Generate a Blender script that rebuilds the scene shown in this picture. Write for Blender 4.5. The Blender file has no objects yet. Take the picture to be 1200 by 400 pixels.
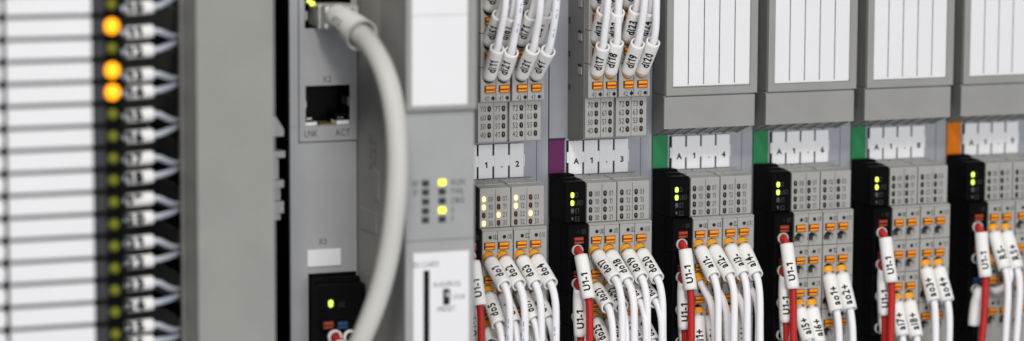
import bpy, bmesh, math, random
from mathutils import Vector, Matrix
random.seed(7)
SC = bpy.context.scene
COL = SC.collection
MM = 0.001
# ------------------------------------------------------------------ camera (solved from the photograph)
CAM = Vector((-370.49, -863.94, 119.08)); YAW, PITCH, ROLL, FPX = 0.3931918, 0.1247526, 0.0040292, 3622.4
cy, sy, cp, sp = math.cos(YAW), math.sin(YAW), math.cos(PITCH), math.sin(PITCH)
FWD = Vector((sy*cp, cy*cp, -sp)); R0 = Vector((cy, -sy, 0)); U0 = R0.cross(FWD)
RGT = R0*math.cos(ROLL) + U0*math.sin(ROLL); UPV = -R0*math.sin(ROLL) + U0*math.cos(ROLL)

def at(px, py, t):
    """photo pixel -> (x, z) in mm on the plane t mm in front of the mounting plane"""
    d = RGT*((px-600)/FPX) + UPV*((200-py)/FPX) + FWD
    k = (-t - CAM.y)/d.y
    p = CAM + d*k
    return p.x, p.z

# ------------------------------------------------------------------ materials
def new_mat(name):
    m = bpy.data.materials.new(name); m.use_nodes = True
    return m, m.node_tree, m.node_tree.nodes['Principled BSDF']

def plastic(name, col, rough=.5, var=.06, bump=.04, bscale=2600., spec=.22, vscale=70.):
    m, nt, b = new_mat(name)
    tc = nt.nodes.new('ShaderNodeTexCoord')
    n1 = nt.nodes.new('ShaderNodeTexNoise'); n1.inputs['Scale'].default_value = vscale; n1.inputs['Detail'].default_value = 6
    nt.links.new(tc.outputs['Object'], n1.inputs['Vector'])
    r = nt.nodes.new('ShaderNodeMapRange'); r.inputs[1].default_value = .3; r.inputs[2].default_value = .7
    r.inputs[3].default_value = 1-var; r.inputs[4].default_value = 1+var
    nt.links.new(n1.outputs['Fac'], r.inputs[0])
    mx = nt.nodes.new('ShaderNodeMix'); mx.data_type = 'RGBA'; mx.blend_type = 'MULTIPLY'; mx.inputs[0].default_value = 1
    mx.inputs[6].default_value = (*col, 1); nt.links.new(r.outputs[0], mx.inputs[7])
    nt.links.new(mx.outputs[2], b.inputs['Base Color'])
    r2 = nt.nodes.new('ShaderNodeMapRange'); r2.inputs[3].default_value = rough-.08; r2.inputs[4].default_value = rough+.08
    nt.links.new(n1.outputs['Fac'], r2.inputs[0]); nt.links.new(r2.outputs[0], b.inputs['Roughness'])
    b.inputs['Specular IOR Level'].default_value = spec
    if bump:
        n2 = nt.nodes.new('ShaderNodeTexNoise'); n2.inputs['Scale'].default_value = bscale; n2.inputs['Detail'].default_value = 2
        nt.links.new(tc.outputs['Object'], n2.inputs['Vector'])
        bp = nt.nodes.new('ShaderNodeBump'); bp.inputs['Strength'].default_value = bump*4; bp.inputs['Distance'].default_value = .0001
        nt.links.new(n2.outputs['Fac'], bp.inputs['Height']); nt.links.new(bp.outputs[0], b.inputs['Normal'])
    return m

def glow(name, col, core, strength, size):
    """a lit indicator: brighter towards the middle of the lens (object coordinates), as a real LED under its lens"""
    m, nt, b = new_mat(name)
    tc = nt.nodes.new('ShaderNodeTexCoord'); ln = nt.nodes.new('ShaderNodeVectorMath'); ln.operation = 'LENGTH'
    nt.links.new(tc.outputs['Object'], ln.inputs[0])
    r = nt.nodes.new('ShaderNodeMapRange'); r.inputs[1].default_value = size*.25*MM; r.inputs[2].default_value = size*MM
    nt.links.new(ln.outputs['Value'], r.inputs[0])
    mx = nt.nodes.new('ShaderNodeMix'); mx.data_type = 'RGBA'
    mx.inputs[6].default_value = (*core, 1); mx.inputs[7].default_value = (*col, 1)
    nt.links.new(r.outputs[0], mx.inputs[0])
    nt.links.new(mx.outputs[2], b.inputs['Emission Color']); b.inputs['Emission Strength'].default_value = strength
    b.inputs['Base Color'].default_value = (*col, 1)
    return m

M = {}
M['grey'] = plastic('light_grey_plastic', (.375, .367, .348), .5)
M['base'] = plastic('shade_tinted_grey_plastic', (.33, .342, .37), .42)  # grey plastic; bluish cast of the shaded plane put into the colour
M['cover'] = plastic('cover_grey_plastic', (.305, .302, .285), .5)
M['side'] = plastic('shaded_grey_plastic', (.22, .22, .21), .5)  # darker copy of the grey, side and underside shade put into the colour
M['black'] = plastic('black_plastic', (.0025, .0025, .003), .55, bump=.05, spec=.05)
M['black2'] = plastic('dark_recess', (.004, .004, .0045), .6, spec=.15)
M['white'] = plastic('white_label', (.79, .79, .80), .45, var=.015, bump=.015)
M['sleeve'] = plastic('white_sleeve', (.87, .86, .84), .5, var=.02, bump=.02, spec=.3)
M['wire'] = plastic('white_insulation', (.89, .88, .90), .5, var=.02, bump=.02, spec=.3)
M['red'] = plastic('red_insulation', (.46, .022, .018), .45, var=.12, bump=.03, spec=.25)
M['orange'] = plastic('orange_plastic', (.90, .29, .012), .4, var=.06)
M['redlever'] = plastic('dark_red_plastic', (.36, .045, .015), .4)
M['bluelever'] = plastic('dark_blue_plastic', (.02, .06, .17), .4)
M['orange_dark'] = plastic('orange_recess', (.6, .15, .006), .5)  # lever colours darkened from here: recess shade put into the colour
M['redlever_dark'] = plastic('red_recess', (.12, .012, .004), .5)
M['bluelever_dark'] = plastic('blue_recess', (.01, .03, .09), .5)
M['yellow'] = plastic('yellow_orange_collar', (.88, .38, .02), .35, var=.06)
M['purple'] = plastic('purple_plastic', (.115, .012, .085), .5)
M['green'] = plastic('green_plastic', (.018, .19, .066), .5)
M['orangetab'] = plastic('orange_tab_plastic', (.60, .155, .003), .5)
M['ink'] = plastic('black_ink', (.012, .012, .014), .6, var=0, bump=0)
M['greyink'] = plastic('grey_print', (.055, .055, .055), .6, var=0, bump=0)
M['paleink'] = plastic('pale_print', (.16, .16, .16), .6, var=0, bump=0)
M['dimink'] = plastic('dim_print', (.045, .045, .047), .6, var=0, bump=0)
M['blueink'] = plastic('blue_print', (.12, .30, .72), .5, var=0, bump=0)
M['leddark'] = plastic('dark_lens', (.012, .009, .009), .2, bump=0, spec=.6)
M['ledred'] = plastic('unlit_red_lens', (.085, .022, .014), .25, bump=0)
M['ledgrey'] = plastic('unlit_grey_lens', (.07, .075, .075), .25, bump=0)
M['ledyel'] = plastic('unlit_yellow_lens', (.17, .18, .01), .3, bump=0)
M['lit_warm'] = glow('lit_warm_lens', (1, .62, .12), (1, .95, .62), 1.25, 1.15)
M['lit_green'] = glow('lit_yellow_green_lens', (.62, .85, .01), (.95, 1., .35), 1.15, 1.1)
M['lit_orange'] = glow('lit_orange_lens', (1, .34, .0), (1, .62, .02), 1.35, 2.0)
M['lit_square'] = glow('lit_yellow_square_lens', (.9, .95, .0), (.95, 1., .1), 1.2, 2.0)
M['metal'] = plastic('spring_metal', (.38, .38, .38), .3, bump=0); M['metal'].node_tree.nodes['Principled BSDF'].inputs['Metallic'].default_value = .9
M['hole'] = plastic('opening_inside', (.10, .10, .10), .45)
M['hole_metal'] = plastic('opening_spring', (.30, .30, .295), .35)
M['collar'] = plastic('pale_collar', (.5, .48, .46), .5)
M['gold'] = plastic('contact_gold', (.55, .40, .20), .35, bump=0); M['gold'].node_tree.nodes['Principled BSDF'].inputs['Metallic'].default_value = .7
M['copper'] = plastic('copper_core', (.75, .42, .32), .4, bump=0)
M['duct'] = plastic('duct_grey_plastic', (.285, .285, .266), .55)
M['ductside'] = plastic('duct_side_lightened', (.38, .375, .34), .55)  # same duct plastic made lighter: light on the side put into the colour
M['finger'] = plastic('duct_finger_plastic', (.09, .094, .09), .55)
M['cable'] = plastic('cable_jacket', (.58, .575, .54), .42, var=.03, bump=.02)
M['relaystrip'] = plastic('dark_grey_strip', (.03, .031, .036), .5)
M['shadewire'] = plastic('shade_tinted_insulation', (.52, .545, .62), .5)  # white insulation with its bluish shade put into the colour
M['front'] = plastic('panel_grey_plastic', (.345, .348, .35), .5)
M['tower'] = plastic('tower_side_plastic', (.34, .335, .315), .5)
M['face'] = plastic('port_face_plastic', (.36, .365, .375), .45)
M['plugmetal'] = plastic('plug_shell', (.62, .62, .60), .3, bump=0); M['plugmetal'].node_tree.nodes['Principled BSDF'].inputs['Metallic'].default_value = .5
M['relaygap'] = plastic('relay_edge', (.24, .215, .225), .5)
M['dim'] = plastic('backplate_paint', (.018, .019, .022), .6)
M['clip'] = plastic('clip_grey_plastic', (.33, .335, .345), .45)

# ------------------------------------------------------------------ mesh collector (coordinates in mm: x, t = towards viewer, z)
def V(x, t, z): return Vector((x*MM, -t*MM, z*MM))

class MB:
    def __init__(s): s.bm = bmesh.new(); s.mats = []
    def mi(s, m):
        if m not in s.mats: s.mats.append(m)
        return s.mats.index(m)
    def face(s, vs, mi, smooth=False):
        try:
            f = s.bm.faces.new(vs); f.material_index = mi; f.smooth = smooth; return f
        except ValueError: return None
    def prism(s, prof, x0, x1, m, bev=0., axis='x', seg=2):
        """extrude a profile: axis x -> profile (t,z); axis z -> profile (x,t); axis t -> profile (x,z)"""
        def P(a, u, v):
            return V(a, u, v) if axis == 'x' else V(u, v, a) if axis == 'z' else V(u, a, v)
        mi = s.mi(m); n = len(prof)
        A = [s.bm.verts.new(P(x0, u, v)) for u, v in prof]; B = [s.bm.verts.new(P(x1, u, v)) for u, v in prof]
        fs = [s.face(A, mi), s.face(B[::-1], mi)]
        for i in range(n): fs.append(s.face([A[i], B[i], B[(i+1) % n], A[(i+1) % n]], mi))
        fs = [f for f in fs if f]
        bmesh.ops.recalc_face_normals(s.bm, faces=fs)
        if bev:
            ed = set(e for f in fs for e in f.edges)
            try: bmesh.ops.bevel(s.bm, geom=list(ed), offset=bev*MM, segments=seg, affect='EDGES', clamp_overlap=True, profile=.6)
            except Exception: pass
    def box(s, x0, x1, t0, t1, z0, z1, m, bev=0., seg=2):
        s.prism([(t0, z0), (t1, z0), (t1, z1), (t0, z1)], x0, x1, m, bev, 'x', seg)
    def tube(s, pts, rad, m, seg=14, cap=True, ref=None):
        """sweep; pts Vectors in metres, rad mm or list"""
        mi = s.mi(m); n = len(pts); rings = []
        for i, p in enumerate(pts):
            T = (pts[min(i+1, n-1)] - pts[max(i-1, 0)]).normalized()
            r = (rad[i] if isinstance(rad, (list, tuple)) else rad)*MM
            nn, b = frame(T, ref)
            rings.append([s.bm.verts.new(p + nn*(r*math.cos(a)) + b*(r*math.sin(a))) for a in [2*math.pi*k/seg for k in range(seg)]])
        for i in range(n-1):
            for k in range(seg):
                s.face([rings[i][k], rings[i+1][k], rings[i+1][(k+1) % seg], rings[i][(k+1) % seg]], mi, True)
        if cap:
            s.face(rings[0], mi); s.face(rings[-1][::-1], mi)
        return rings
    def hole_cell(s, x0, x1, z0, z1, cx, cz, r, t, depth, m, min_, seg=24, funnel=.0):
        """front-face rectangle with a real round hole in it"""
        mi = s.mi(m); mj = s.mi(min_)
        ang = [2*math.pi*k/seg for k in range(seg)]
        cir = [s.bm.verts.new(V(cx+r*math.cos(a), t, cz+r*math.sin(a))) for a in ang]
        def edge(a):
            dx, dz = math.cos(a), math.sin(a)
            k = min(((x1-cx)/dx if dx > 1e-6 else 1e9), ((x0-cx)/dx if dx < -1e-6 else 1e9),
                    ((z1-cz)/dz if dz > 1e-6 else 1e9), ((z0-cz)/dz if dz < -1e-6 else 1e9))
            return cx+dx*k, cz+dz*k
        corners = sorted([(math.atan2(z-cz, x-cx) % (2*math.pi), (x, z)) for x in (x0, x1) for z in (z0, z1)])
        out = [s.bm.verts.new(V(e[0], t, e[1])) for e in map(edge, ang)]
        loop = []
        for k in range(seg):
            a0, a1 = ang[k], ang[(k+1) % seg] if k < seg-1 else 2*math.pi
            mid = [s.bm.verts.new(V(c[0], t, c[1])) for a, c in corners if a0+1e-5 < a < a1-1e-5]
            s.face([cir[k], out[k]] + mid + [out[(k+1) % seg], cir[(k+1) % seg]], mi); loop += [out[k]] + mid
        r2 = r-funnel
        c2 = [s.bm.verts.new(V(cx+r2*math.cos(a), t-depth*.4, cz+r2*math.sin(a))) for a in ang]
        c3 = [s.bm.verts.new(V(cx+r2*math.cos(a), t-depth, cz+r2*math.sin(a))) for a in ang]
        for k in range(seg):
            j = (k+1) % seg
            s.face([cir[k], cir[j], c2[j], c2[k]], mi, True); s.face([c2[k], c2[j], c3[j], c3[k]], mj, True)
        s.face(c3, mj)
        bk = [s.bm.verts.new(v.co + Vector((0, 6.2*MM, 0))) for v in loop]
        for k in range(len(loop)):
            j = (k+1) % len(loop); s.face([loop[k], bk[k], bk[j], loop[j]], mi)
    def quad(s, x0, x1, t, z0, z1, m):
        mi = s.mi(m)
        s.face([s.bm.verts.new(V(x0, t, z0)), s.bm.verts.new(V(x1, t, z0)), s.bm.verts.new(V(x1, t, z1)), s.bm.verts.new(V(x0, t, z1))], mi)
    def disc(s, cx, cz, r, t, m, h=.06, seg=18):
        mi = s.mi(m)
        A = [s.bm.verts.new(V(cx+r*math.cos(2*math.pi*k/seg), t, cz+r*math.sin(2*math.pi*k/seg))) for k in range(seg)]
        B = [s.bm.verts.new(V(cx+r*.94*math.cos(2*math.pi*k/seg), t+h, cz+r*.94*math.sin(2*math.pi*k/seg))) for k in range(seg)]
        for k in range(seg): s.face([A[k], A[(k+1) % seg], B[(k+1) % seg], B[k]], mi)
        s.face(B, mi)
    def text(s, string, cx, cz, t, h, m, w=.8, align='c', sx=1., place=None, cuts=0, bold=0.):
        """flat lettering just proud of the plane t, or bent by place(u, v)"""
        vs, fs, W = glyphs(string, bold); mi = s.mi(m); k = h/.72
        off = -W/2 if align == 'c' else 0 if align == 'l' else -W
        tb = bmesh.new(); tv = [tb.verts.new(((x+off)*k*w, (y-.36)*k, 0)) for x, y in vs]
        for f in fs:
            try: tb.faces.new([tv[i] for i in f])
            except ValueError: pass
        for c in range(cuts):
            y = h*(-.6+1.2*(c+.5)/cuts)
            bmesh.ops.bisect_plane(tb, geom=tb.verts[:]+tb.edges[:]+tb.faces[:], plane_co=(0, y, 0), plane_no=(0, 1, 0))
        mp = {}
        for v in tb.verts:
            mp[v] = s.bm.verts.new(place(v.co.x, v.co.y) if place else V(cx+v.co.x, t+.03, cz+v.co.y))
        for f in tb.faces: s.face([mp[v] for v in f.verts], mi)
        tb.free()
    def build(s, name, parent=None, origin=None):
        me = bpy.data.meshes.new(name)
        if origin is not None:
            bmesh.ops.translate(s.bm, verts=s.bm.verts, vec=-origin)
        s.bm.to_mesh(me); s.bm.free()
        for m in s.mats: me.materials.append(M[m])
        return link(name, me, parent, origin)

def link(name, me, parent=None, origin=None):
    o = bpy.data.objects.new(name, me); COL.objects.link(o)
    if parent: o.parent = parent
    if origin is not None: o.location = origin
    return o

def frame(T, ref=None):
    """n faces the viewer as far as it can, b = T x n"""
    v = ref if ref is not None else -FWD
    n = v - T*v.dot(T)
    if n.length < 1e-4: n = Vector((0, 0, 1)) - T*T.z
    n.normalize(); return n, T.cross(n)

_G = {}
def glyph(ch, bold):
    """outline of one character (baseline 0, cap height about .72)"""
    if (ch, bold) not in _G:
        if ch == '1':      # upright stroke with a flag
            w = .10+2*bold
            vs = [(.17, 0), (.17+w, 0), (.17+w, .72), (.17, .72), (.0, .50), (.17, .57), (.0, .50+w*.9)]
            vs = [(.17, 0), (.17+w, 0), (.17+w, .72), (.17, .72), (.17, .72-w*1.15), (0, .60-w*.9), (0, .60)]
            _G[(ch, bold)] = (vs, [(0, 1, 2, 3, 4), (4, 3, 6, 5)], .17+w)
        else:
            c = bpy.data.curves.new('lettering', 'FONT'); c.body = ch; c.resolution_u = 3; c.offset = bold
            o = bpy.data.objects.new('lettering', c); COL.objects.link(o)
            me = bpy.data.meshes.new_from_object(o.evaluated_get(bpy.context.evaluated_depsgraph_get()))
            vs = [(v.co.x, v.co.y) for v in me.vertices]; fs = [tuple(p.vertices) for p in me.polygons]
            xs = [v[0] for v in vs] or [0, .28]
            mn = min(xs); vs = [(x-mn, y) for x, y in vs]
            _G[(ch, bold)] = (vs, fs, max(xs)-mn)
            bpy.data.objects.remove(o); bpy.data.curves.remove(c); bpy.data.meshes.remove(me)
    return _G[(ch, bold)]
def glyphs(string, bold=0.):
    V_, F_, x = [], [], 0.
    for ch in string:
        vs, fs, w = glyph(ch, bold); n = len(V_)
        V_ += [(a+x, b_) for a, b_ in vs]; F_ += [tuple(i+n for i in f) for f in fs]; x += w+.11
    return V_, F_, x-.11

def empty(name, x, t, z, label=None, cat=None, group=None):
    o = bpy.data.objects.new(name, None); o.empty_display_size = .005; COL.objects.link(o); o.location = V(x, t, z)
    tag(o, label, cat, group); return o
def tag(o, label=None, cat=None, group=None, kind=None):
    if label: o['label'] = label
    if cat: o['category'] = cat
    if group: o['group'] = group
    if kind: o['kind'] = kind

# ------------------------------------------------------------------ setting
b = MB(); b.box(-420, 420, -64, -60, -320, 320, 'dim'); o = b.build('backplate'); tag(o, kind='structure')

# ------------------------------------------------------------------ input output modules
COLX = [9.4, 14.0, 19.8, 24.4]
ROWP = 10.2
def led_mesh(name, m, w=1.15, h=1.75):
    b = MB(); mi = b.mi(m); n = 16; rings = []
    for s_, t in ((1., 0), (.97, .22), (.72, .42), (.3, .5)):
        ring = []
        for k in range(n):
            a = 2*math.pi*k/n; r = w/2*s_
            zz = (h-w)/2*(1 if math.sin(a) >= 0 else -1)*s_
            ring.append(b.bm.verts.new(V(r*math.cos(a), t, r*math.sin(a)+zz)))
        rings.append(ring)
    for i in range(3):
        for k in range(n): b.face([rings[i][k], rings[i][(k+1) % n], rings[i+1][(k+1) % n], rings[i+1][k]], mi, True)
    b.face(rings[3], mi, True)
    me = bpy.data.meshes.new(name); b.bm.to_mesh(me); b.bm.free(); me.materials.append(M[m]); return me
LED = {k: led_mesh('indicator_light', m) for k, m in dict(dark='leddark', red='ledred', grey='ledgrey', warm='lit_warm', green='lit_green').items()}

def lever_mesh(m, w=3.3):
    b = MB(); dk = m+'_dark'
    b.box(-w/2-.12, w/2+.12, -.8, .1, -1.18, 1.18, 'black2')  # near-black plate round the lever paints the shade of the gap
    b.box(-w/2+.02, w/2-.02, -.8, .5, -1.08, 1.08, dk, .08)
    b.box(-w/2, w/2-.1, .1, .68, -.02, 1.12, m, .15, 3)
    b.prism([(.1, -1.12), (.6, -1.12), (.7, -.95), (.7, -.25), (.6, -.14), (.1, -.14)], -w/2+.05, w/2-.5, m, .1)
    b.box(w/2-.34, w/2, .1, .5, -1.05, -.35, m, .1)
    me = bpy.data.meshes.new('lever'); b.bm.to_mesh(me); b.bm.free()
    for q in b.mats: me.materials.append(M[q])
    return me
LEVER = {k: lever_mesh(k) for k in ('orange', 'redlever', 'bluelever')}

def conn_body(c0, upper):
    """half of a terminal plug: two columns c0, c0+1; returns mesh"""
    b = MB(); g = 'grey'
    xa, xb = (7.15, 17.0) if c0 == 0 else (17.35, 28.0)
    if not upper:
        # indicator block: nearly flat top, stepped shoulder at the back
        b.prism([(2, -.9), (9.5, -1.1), (13.0, -1.45), (13.0, -13.4), (2, -13.4)], xa, xb, g, .18)
        b.prism([(0, -.6), (9, -.8), (9, -1.6), (0, -1.6)], xa+.4, xb-.5, g, .12)
        b.box(xa+3, xa+4.6, 2, 9.4, -1.2, -.72, g, .1)
        b.quad(xa+4.93, xa+5.07, 13.03, -13.2, -1.9, 'greyink')
        for j in range(2):
            for r in range(4):
                b.text('%d%d' % (r, c0+j), COLX[c0+j]+1.15, -4.75-2.45*r, 13.02, 1.6, 'greyink', .72)
        zt, zb, n, sg = -13.6, -62, 5, -1
        b.box(xa-.1, xb+.1, 2, 9.2, -62, -13.5, g, .1); b.prism([(2, -13.45), (14.2, -13.5), (15.0, -13.95), (15.0, -14.2), (2, -14.2)], xa-.1, xb+.1, g, .1); b.box(xa-.1, xb+.1, 9, 15, -70, -54.85, g, .1)
    else:
        b.prism([(2, 12.6), (12.6, 12.1), (13.0, 12.5), (13.0, 24.6), (2, 24.6)], xa-.75, xb-1.2, g, .18)
        b.quad(xa+4.25, xa+4.4, 13.03, 12.4, 24.4, 'greyink')
        for j in range(2):
            for r in range(4):
                b.text('%d%d' % (7-r, c0+j), COLX[c0+j]-1.35, 22.4-2.6*r, 13.02, 1.75, 'greyink', .72)
        b.box(xa-.75, xb-1.1, 2, 9.2, 24.7, 66, g, .1); b.prism([(2, 24.65), (14.4, 24.5), (15.0, 24.8), (15.0, 24.95), (2, 24.95)], xa-.75, xb-1.1, g, .05)
    # terminal cells with real round openings, laid 0.05 mm proud of the plug front
    t = 15.03
    off = -.75 if upper else 0
    for j in range(2):
        cx = COLX[c0+j]
        l = xa+off if j == 0 else xa+5.0+off
        r_ = xa+4.9+off if j == 0 else xb+(-1.1 if upper else 0)
        for r in range(4 if upper else 4):
            if upper:
                zl = 28.5+ROWP*r; zo = zl+3.5; z0, z1 = zl-3.6, zl+6.5; zd = zl-2.75
            else:
                zl = -18.7-ROWP*r; zo = zl-3.35; z0, z1 = zl-5.6, zl+4.5; zd = zl+2.6
            b.hole_cell(l+.05, r_-.05, z0+.06, z1-.06, cx-.3, zo, 1.95, t, 5.5, g, 'hole', funnel=.2)
            b.prism([(t-5.4, zo-1.8), (t-1.2, zo-1.8), (t-1.5, zo-1.1), (t-5.4, zo-.1)], cx-1.2, cx+1.2, 'hole_metal', .1); b.box(cx+.55, cx+1.5, t-5, t-1.2, zo-1.3, zo+.5, 'hole_metal', .15)
            # raised rim below/above the opening and lever bed
            b.disc(cx+.25 if not upper else cx+1.0, zd, .6, t, 'ink', .02)
            num = '%d%d' % ((r if not upper else 4+r), c0+j)
            b.text(num, cx+1.9 if not upper else cx-1.0, zd, t, 1.5, 'greyink', .72)
            b.quad(r_-.75, r_-.6, t+.02, zd-.8, zd+.9, 'greyink')
            b.box(cx-1.85, cx+1.85, t-.2, t+.12, zl-1.22, zl-1.02, g, .05)
            b.box(cx-1.85, cx+1.85, t-.2, t+.12, zl+1.02, zl+1.2, g, .05)
    me = bpy.data.meshes.new('connector'); b.bm.to_mesh(me); b.bm.free()
    for m in b.mats: me.materials.append(M[m])
    return me
CONN = {(c, u): conn_body(c, u) for c in (0, 2) for u in (False, True)}

def supply_body():
    b = MB(); k = 'black'
    b.prism([(0, .35), (4, .4), (4.4, 0), (4.6, -.35), (8.6, -.5), (9.2, -.75), (12.4, -.95), (13, -1.4), (13, -13.3), (0, -13.3)], .1, 6.75, k, .15)
    b.box(.9, 5.6, 4.7, 8.4, -.6, -.2, k, .1)
    b.prism([(0, -13.4), (14.3, -13.5), (15.0, -13.9), (15.0, -14.0), (9.2, -14.0), (9.2, -62), (0, -62)], .15, 6.8, k, .05)
    for r, s in enumerate(('D', 'UIO', 'E1', 'E2')):
        b.text(s, 3.3, -4.8-2.45*r, 13.02, 1.55, 'dimink', .72, 'l')
    for r in range(4):
        zl = -18.5-ROWP*r; zo = zl-3.0; 
        b.hole_cell(.25, 6.7, zl-5.5, zl+4.5, 3.1, zo, 1.95, 15.03, 5.5, k, 'black2', funnel=.25)
        b.disc(3.6, zl+2.6, .5, 15.03, 'black2', .02)
        b.text('%d1' % r, 5.2, zl+2.6, 15.03, 1.4, 'dimink', .72)
        # pale collar round the opening
        seg = 24; mi = b.mi('collar')
        R_ = [[b.bm.verts.new(V(3.1+rr*math.cos(2*math.pi*q/seg), tt, zo+rr*math.sin(2*math.pi*q/seg))) for q in range(seg)]
              for rr, tt in ((1.8, 15.0), (1.8, 15.7), (1.5, 15.8), (1.4, 13.0))]
        for a in range(3):
            for q in range(seg): b.face([R_[a][q], R_[a][(q+1) % seg], R_[a+1][(q+1) % seg], R_[a+1][q]], mi, True)
    me = bpy.data.meshes.new('supply_connector'); b.bm.to_mesh(me); b.bm.free()
    for m in b.mats: me.materials.append(M[m])
    return me
SUPPLY = supply_body()

def upper_body():
    """shade-darkened grey carrier behind the upper terminal plugs with its notched left side"""
    b = MB()
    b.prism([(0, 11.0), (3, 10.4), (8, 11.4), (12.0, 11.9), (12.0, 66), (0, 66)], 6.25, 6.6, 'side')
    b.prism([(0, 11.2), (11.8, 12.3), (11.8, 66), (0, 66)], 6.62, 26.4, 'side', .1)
    for r in range(4):
        z = 31.5+ROWP*r
        b.prism([(8.2, z), (10.6, z), (10.6, z+2.3), (8.2, z+3.1)], 5.95, 6.4, 'grey', .08)
        b.prism([(8.3, z+2.4), (10.7, z+2.35), (10.7, z+3.0), (8.3, z+3.2)], 5.9, 6.4, 'ink', .03)
        b.box(6.1, 6.4, .9, 1.9, z-5.6, z-3.6, 'ink', .05)
    return b

GRPM = 'input output modules side by side on the rail'
def module(i, cfg):
    x0 = 35*i
    root = empty('terminal_module', x0, 0, 0, cfg['label'], 'control module', GRPM)
    # housing
    b = MB()
    b.box(.15, 34.85, -50, 0, -75, 75, 'base', .2)
    b.box(30.9, 31.05, -.2, .05, -75, 75, 'greyink')
    b.prism([(0, -.35), (1.6, -.5), (1.9, -1.5), (0, -1.9)], 5.6, 29, 'base', .1)          # rail below the plates
    b.box(12.9, 13.05, 1.2, 1.95, -1.6, -.35, 'ink')
    b.box(-.05, 5.4, 0, .6, 10.75, 11.1, 'ink')
    if cfg.get('cover'):
        # overhanging cover foot: slanted underside with ribs
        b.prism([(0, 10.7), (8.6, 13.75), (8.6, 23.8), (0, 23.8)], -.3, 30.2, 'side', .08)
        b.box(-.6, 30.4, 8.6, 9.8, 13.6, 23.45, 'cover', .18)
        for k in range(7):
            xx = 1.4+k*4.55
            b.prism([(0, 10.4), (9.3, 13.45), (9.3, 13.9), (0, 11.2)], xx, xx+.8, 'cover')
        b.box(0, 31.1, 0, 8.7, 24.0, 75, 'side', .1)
    b.build('housing', root)
    b = MB(); b.box(-.02, 5.2, 0, .35, -.35, 10.75, cfg['tab'], .08); b.build('colour_tab', root)
    for k, ch in enumerate(cfg['plates']):
        xa = 6.45+5.1*k+(.04*k); b = MB()
        b.box(xa, xa+4.55, .05, .75, -.2, 10.15, 'white', .12); b.box(xa-.6, xa+4.6, .01, .12, -.25, 10.2, 'black2')
        pass
        b.box(xa-.58, xa+.1, .03, .6, 3.4, 6.7, 'white', .05)
        if k == 3: b.box(xa+4.7, xa+5.0, .03, .5, 3.0, 6.8, 'white', .1)
        if ch != ' ': b.text(ch, xa+2.45, 3.9, .75, 1.75, 'ink', 1.0, bold=.04)
        b.build('label_plate', root)
    # supply plug
    s = link('supply_connector', SUPPLY, root)
    for r in range(4):
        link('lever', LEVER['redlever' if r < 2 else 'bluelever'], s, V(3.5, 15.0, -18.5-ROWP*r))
        st = ('green', 'green', 'grey', 'dark')[r]
        link('indicator_light', LED[st], s, V(2.3, 13.0, -4.85-2.45*r))
    # lower plugs
    for c in (0, 2):
        p = link('connector', CONN[(c, False)], root)
        for j in range(2):
            cx = COLX[c+j]
            for r in range(4):
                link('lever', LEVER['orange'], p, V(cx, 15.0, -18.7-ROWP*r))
                n = '%d%d' % (r, c+j)
                st = 'warm' if n in cfg.get('lit', ()) else cfg.get('off', 'dark')
                link('indicator_light', LED[st], p, V(cx-1.05 if c+j in (0, 2) else cx-.85, 13.0, -4.75-2.45*r))
    if cfg.get('upper'):
        ub = upper_body(); ub.build('plug_carrier', root)
        for c in (0, 2):
            p = link('connector', CONN[(c, True)], root)
            for j in range(2):
                cx = COLX[c+j]
                for r in range(4):
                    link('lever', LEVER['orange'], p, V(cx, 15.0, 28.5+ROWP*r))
                    link('indicator_light', LED[cfg.get('off', 'dark') if False else 'dark'], p, V(cx+.6, 13.0, 22.4-2.6*r))
    if cfg.get('cover'):
        b = MB()
        # frame: four bars round the label window
        b.box(0.05, 31.25, 8.7, 9.0, 23.9, 75, 'cover', .1)
        b.box(0.05, 2.35, 8.9, 9.7, 23.9, 75, 'cover', .15); b.box(28.75, 31.25, 8.9, 9.7, 23.9, 75, 'cover', .15)
        b.box(2.3, 28.8, 8.9, 9.7, 23.9, 26.3, 'cover', .15)
        f = b.build('flip_cover', root)
        b = MB()
        b.box(2.4, 28.7, 9.0, 9.12, 26.4, 75, 'greyink')
        for k in range(5):
            xa = 2.5+5.28*k; xb_ = xa+(5.28-.34 if k < 4 else 5.0)
            b.box(xa, xb_, 9.1, 9.35, 26.55+(.55 if k < 4 else .55), 75, 'white')
        b.box(2.5, 28.6, 9.1, 9.33, 26.5, 27.12, 'white')
        if cfg.get('perforated'):
            for k in range(44): b.box(2.7+.59*k, 2.95+.59*k, 9.2, 9.36, 26.45, 26.75, 'greyink')
        b.build('label_sheet', f)
    return root

mods = [
 (-1, dict(tab='purple', plates=' 1.2', lit=('00', '10', '30', '21', '02', '12', '23'), off='red', upper=True,
   label='grey terminal module with glowing warm indicators behind wires do1 to do4, plates ending 1 . 2')),
 (0, dict(tab='purple', plates='A1.3', upper=True, label='grey terminal module with a purple tab and plates reading A 1 . 3')),
 (1, dict(tab='green', plates='A1.4', cover=True, perforated=True, label='grey covered terminal module with a green tab and plates reading A 1 . 4')),
 (2, dict(tab='green', plates='A1.6', cover=True, label='grey covered terminal module with a green tab and plates reading A 1 . 6')),
 (3, dict(tab='green', plates='A1.8', cover=True, label='grey covered terminal module with a green tab and plates reading A 1 . 8')),
 (4, dict(tab='orangetab', plates='A1.9', cover=True, label='grey covered terminal module with an orange tab above its black supply plug')),
]
for i, c in mods: module(i, c)

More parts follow.
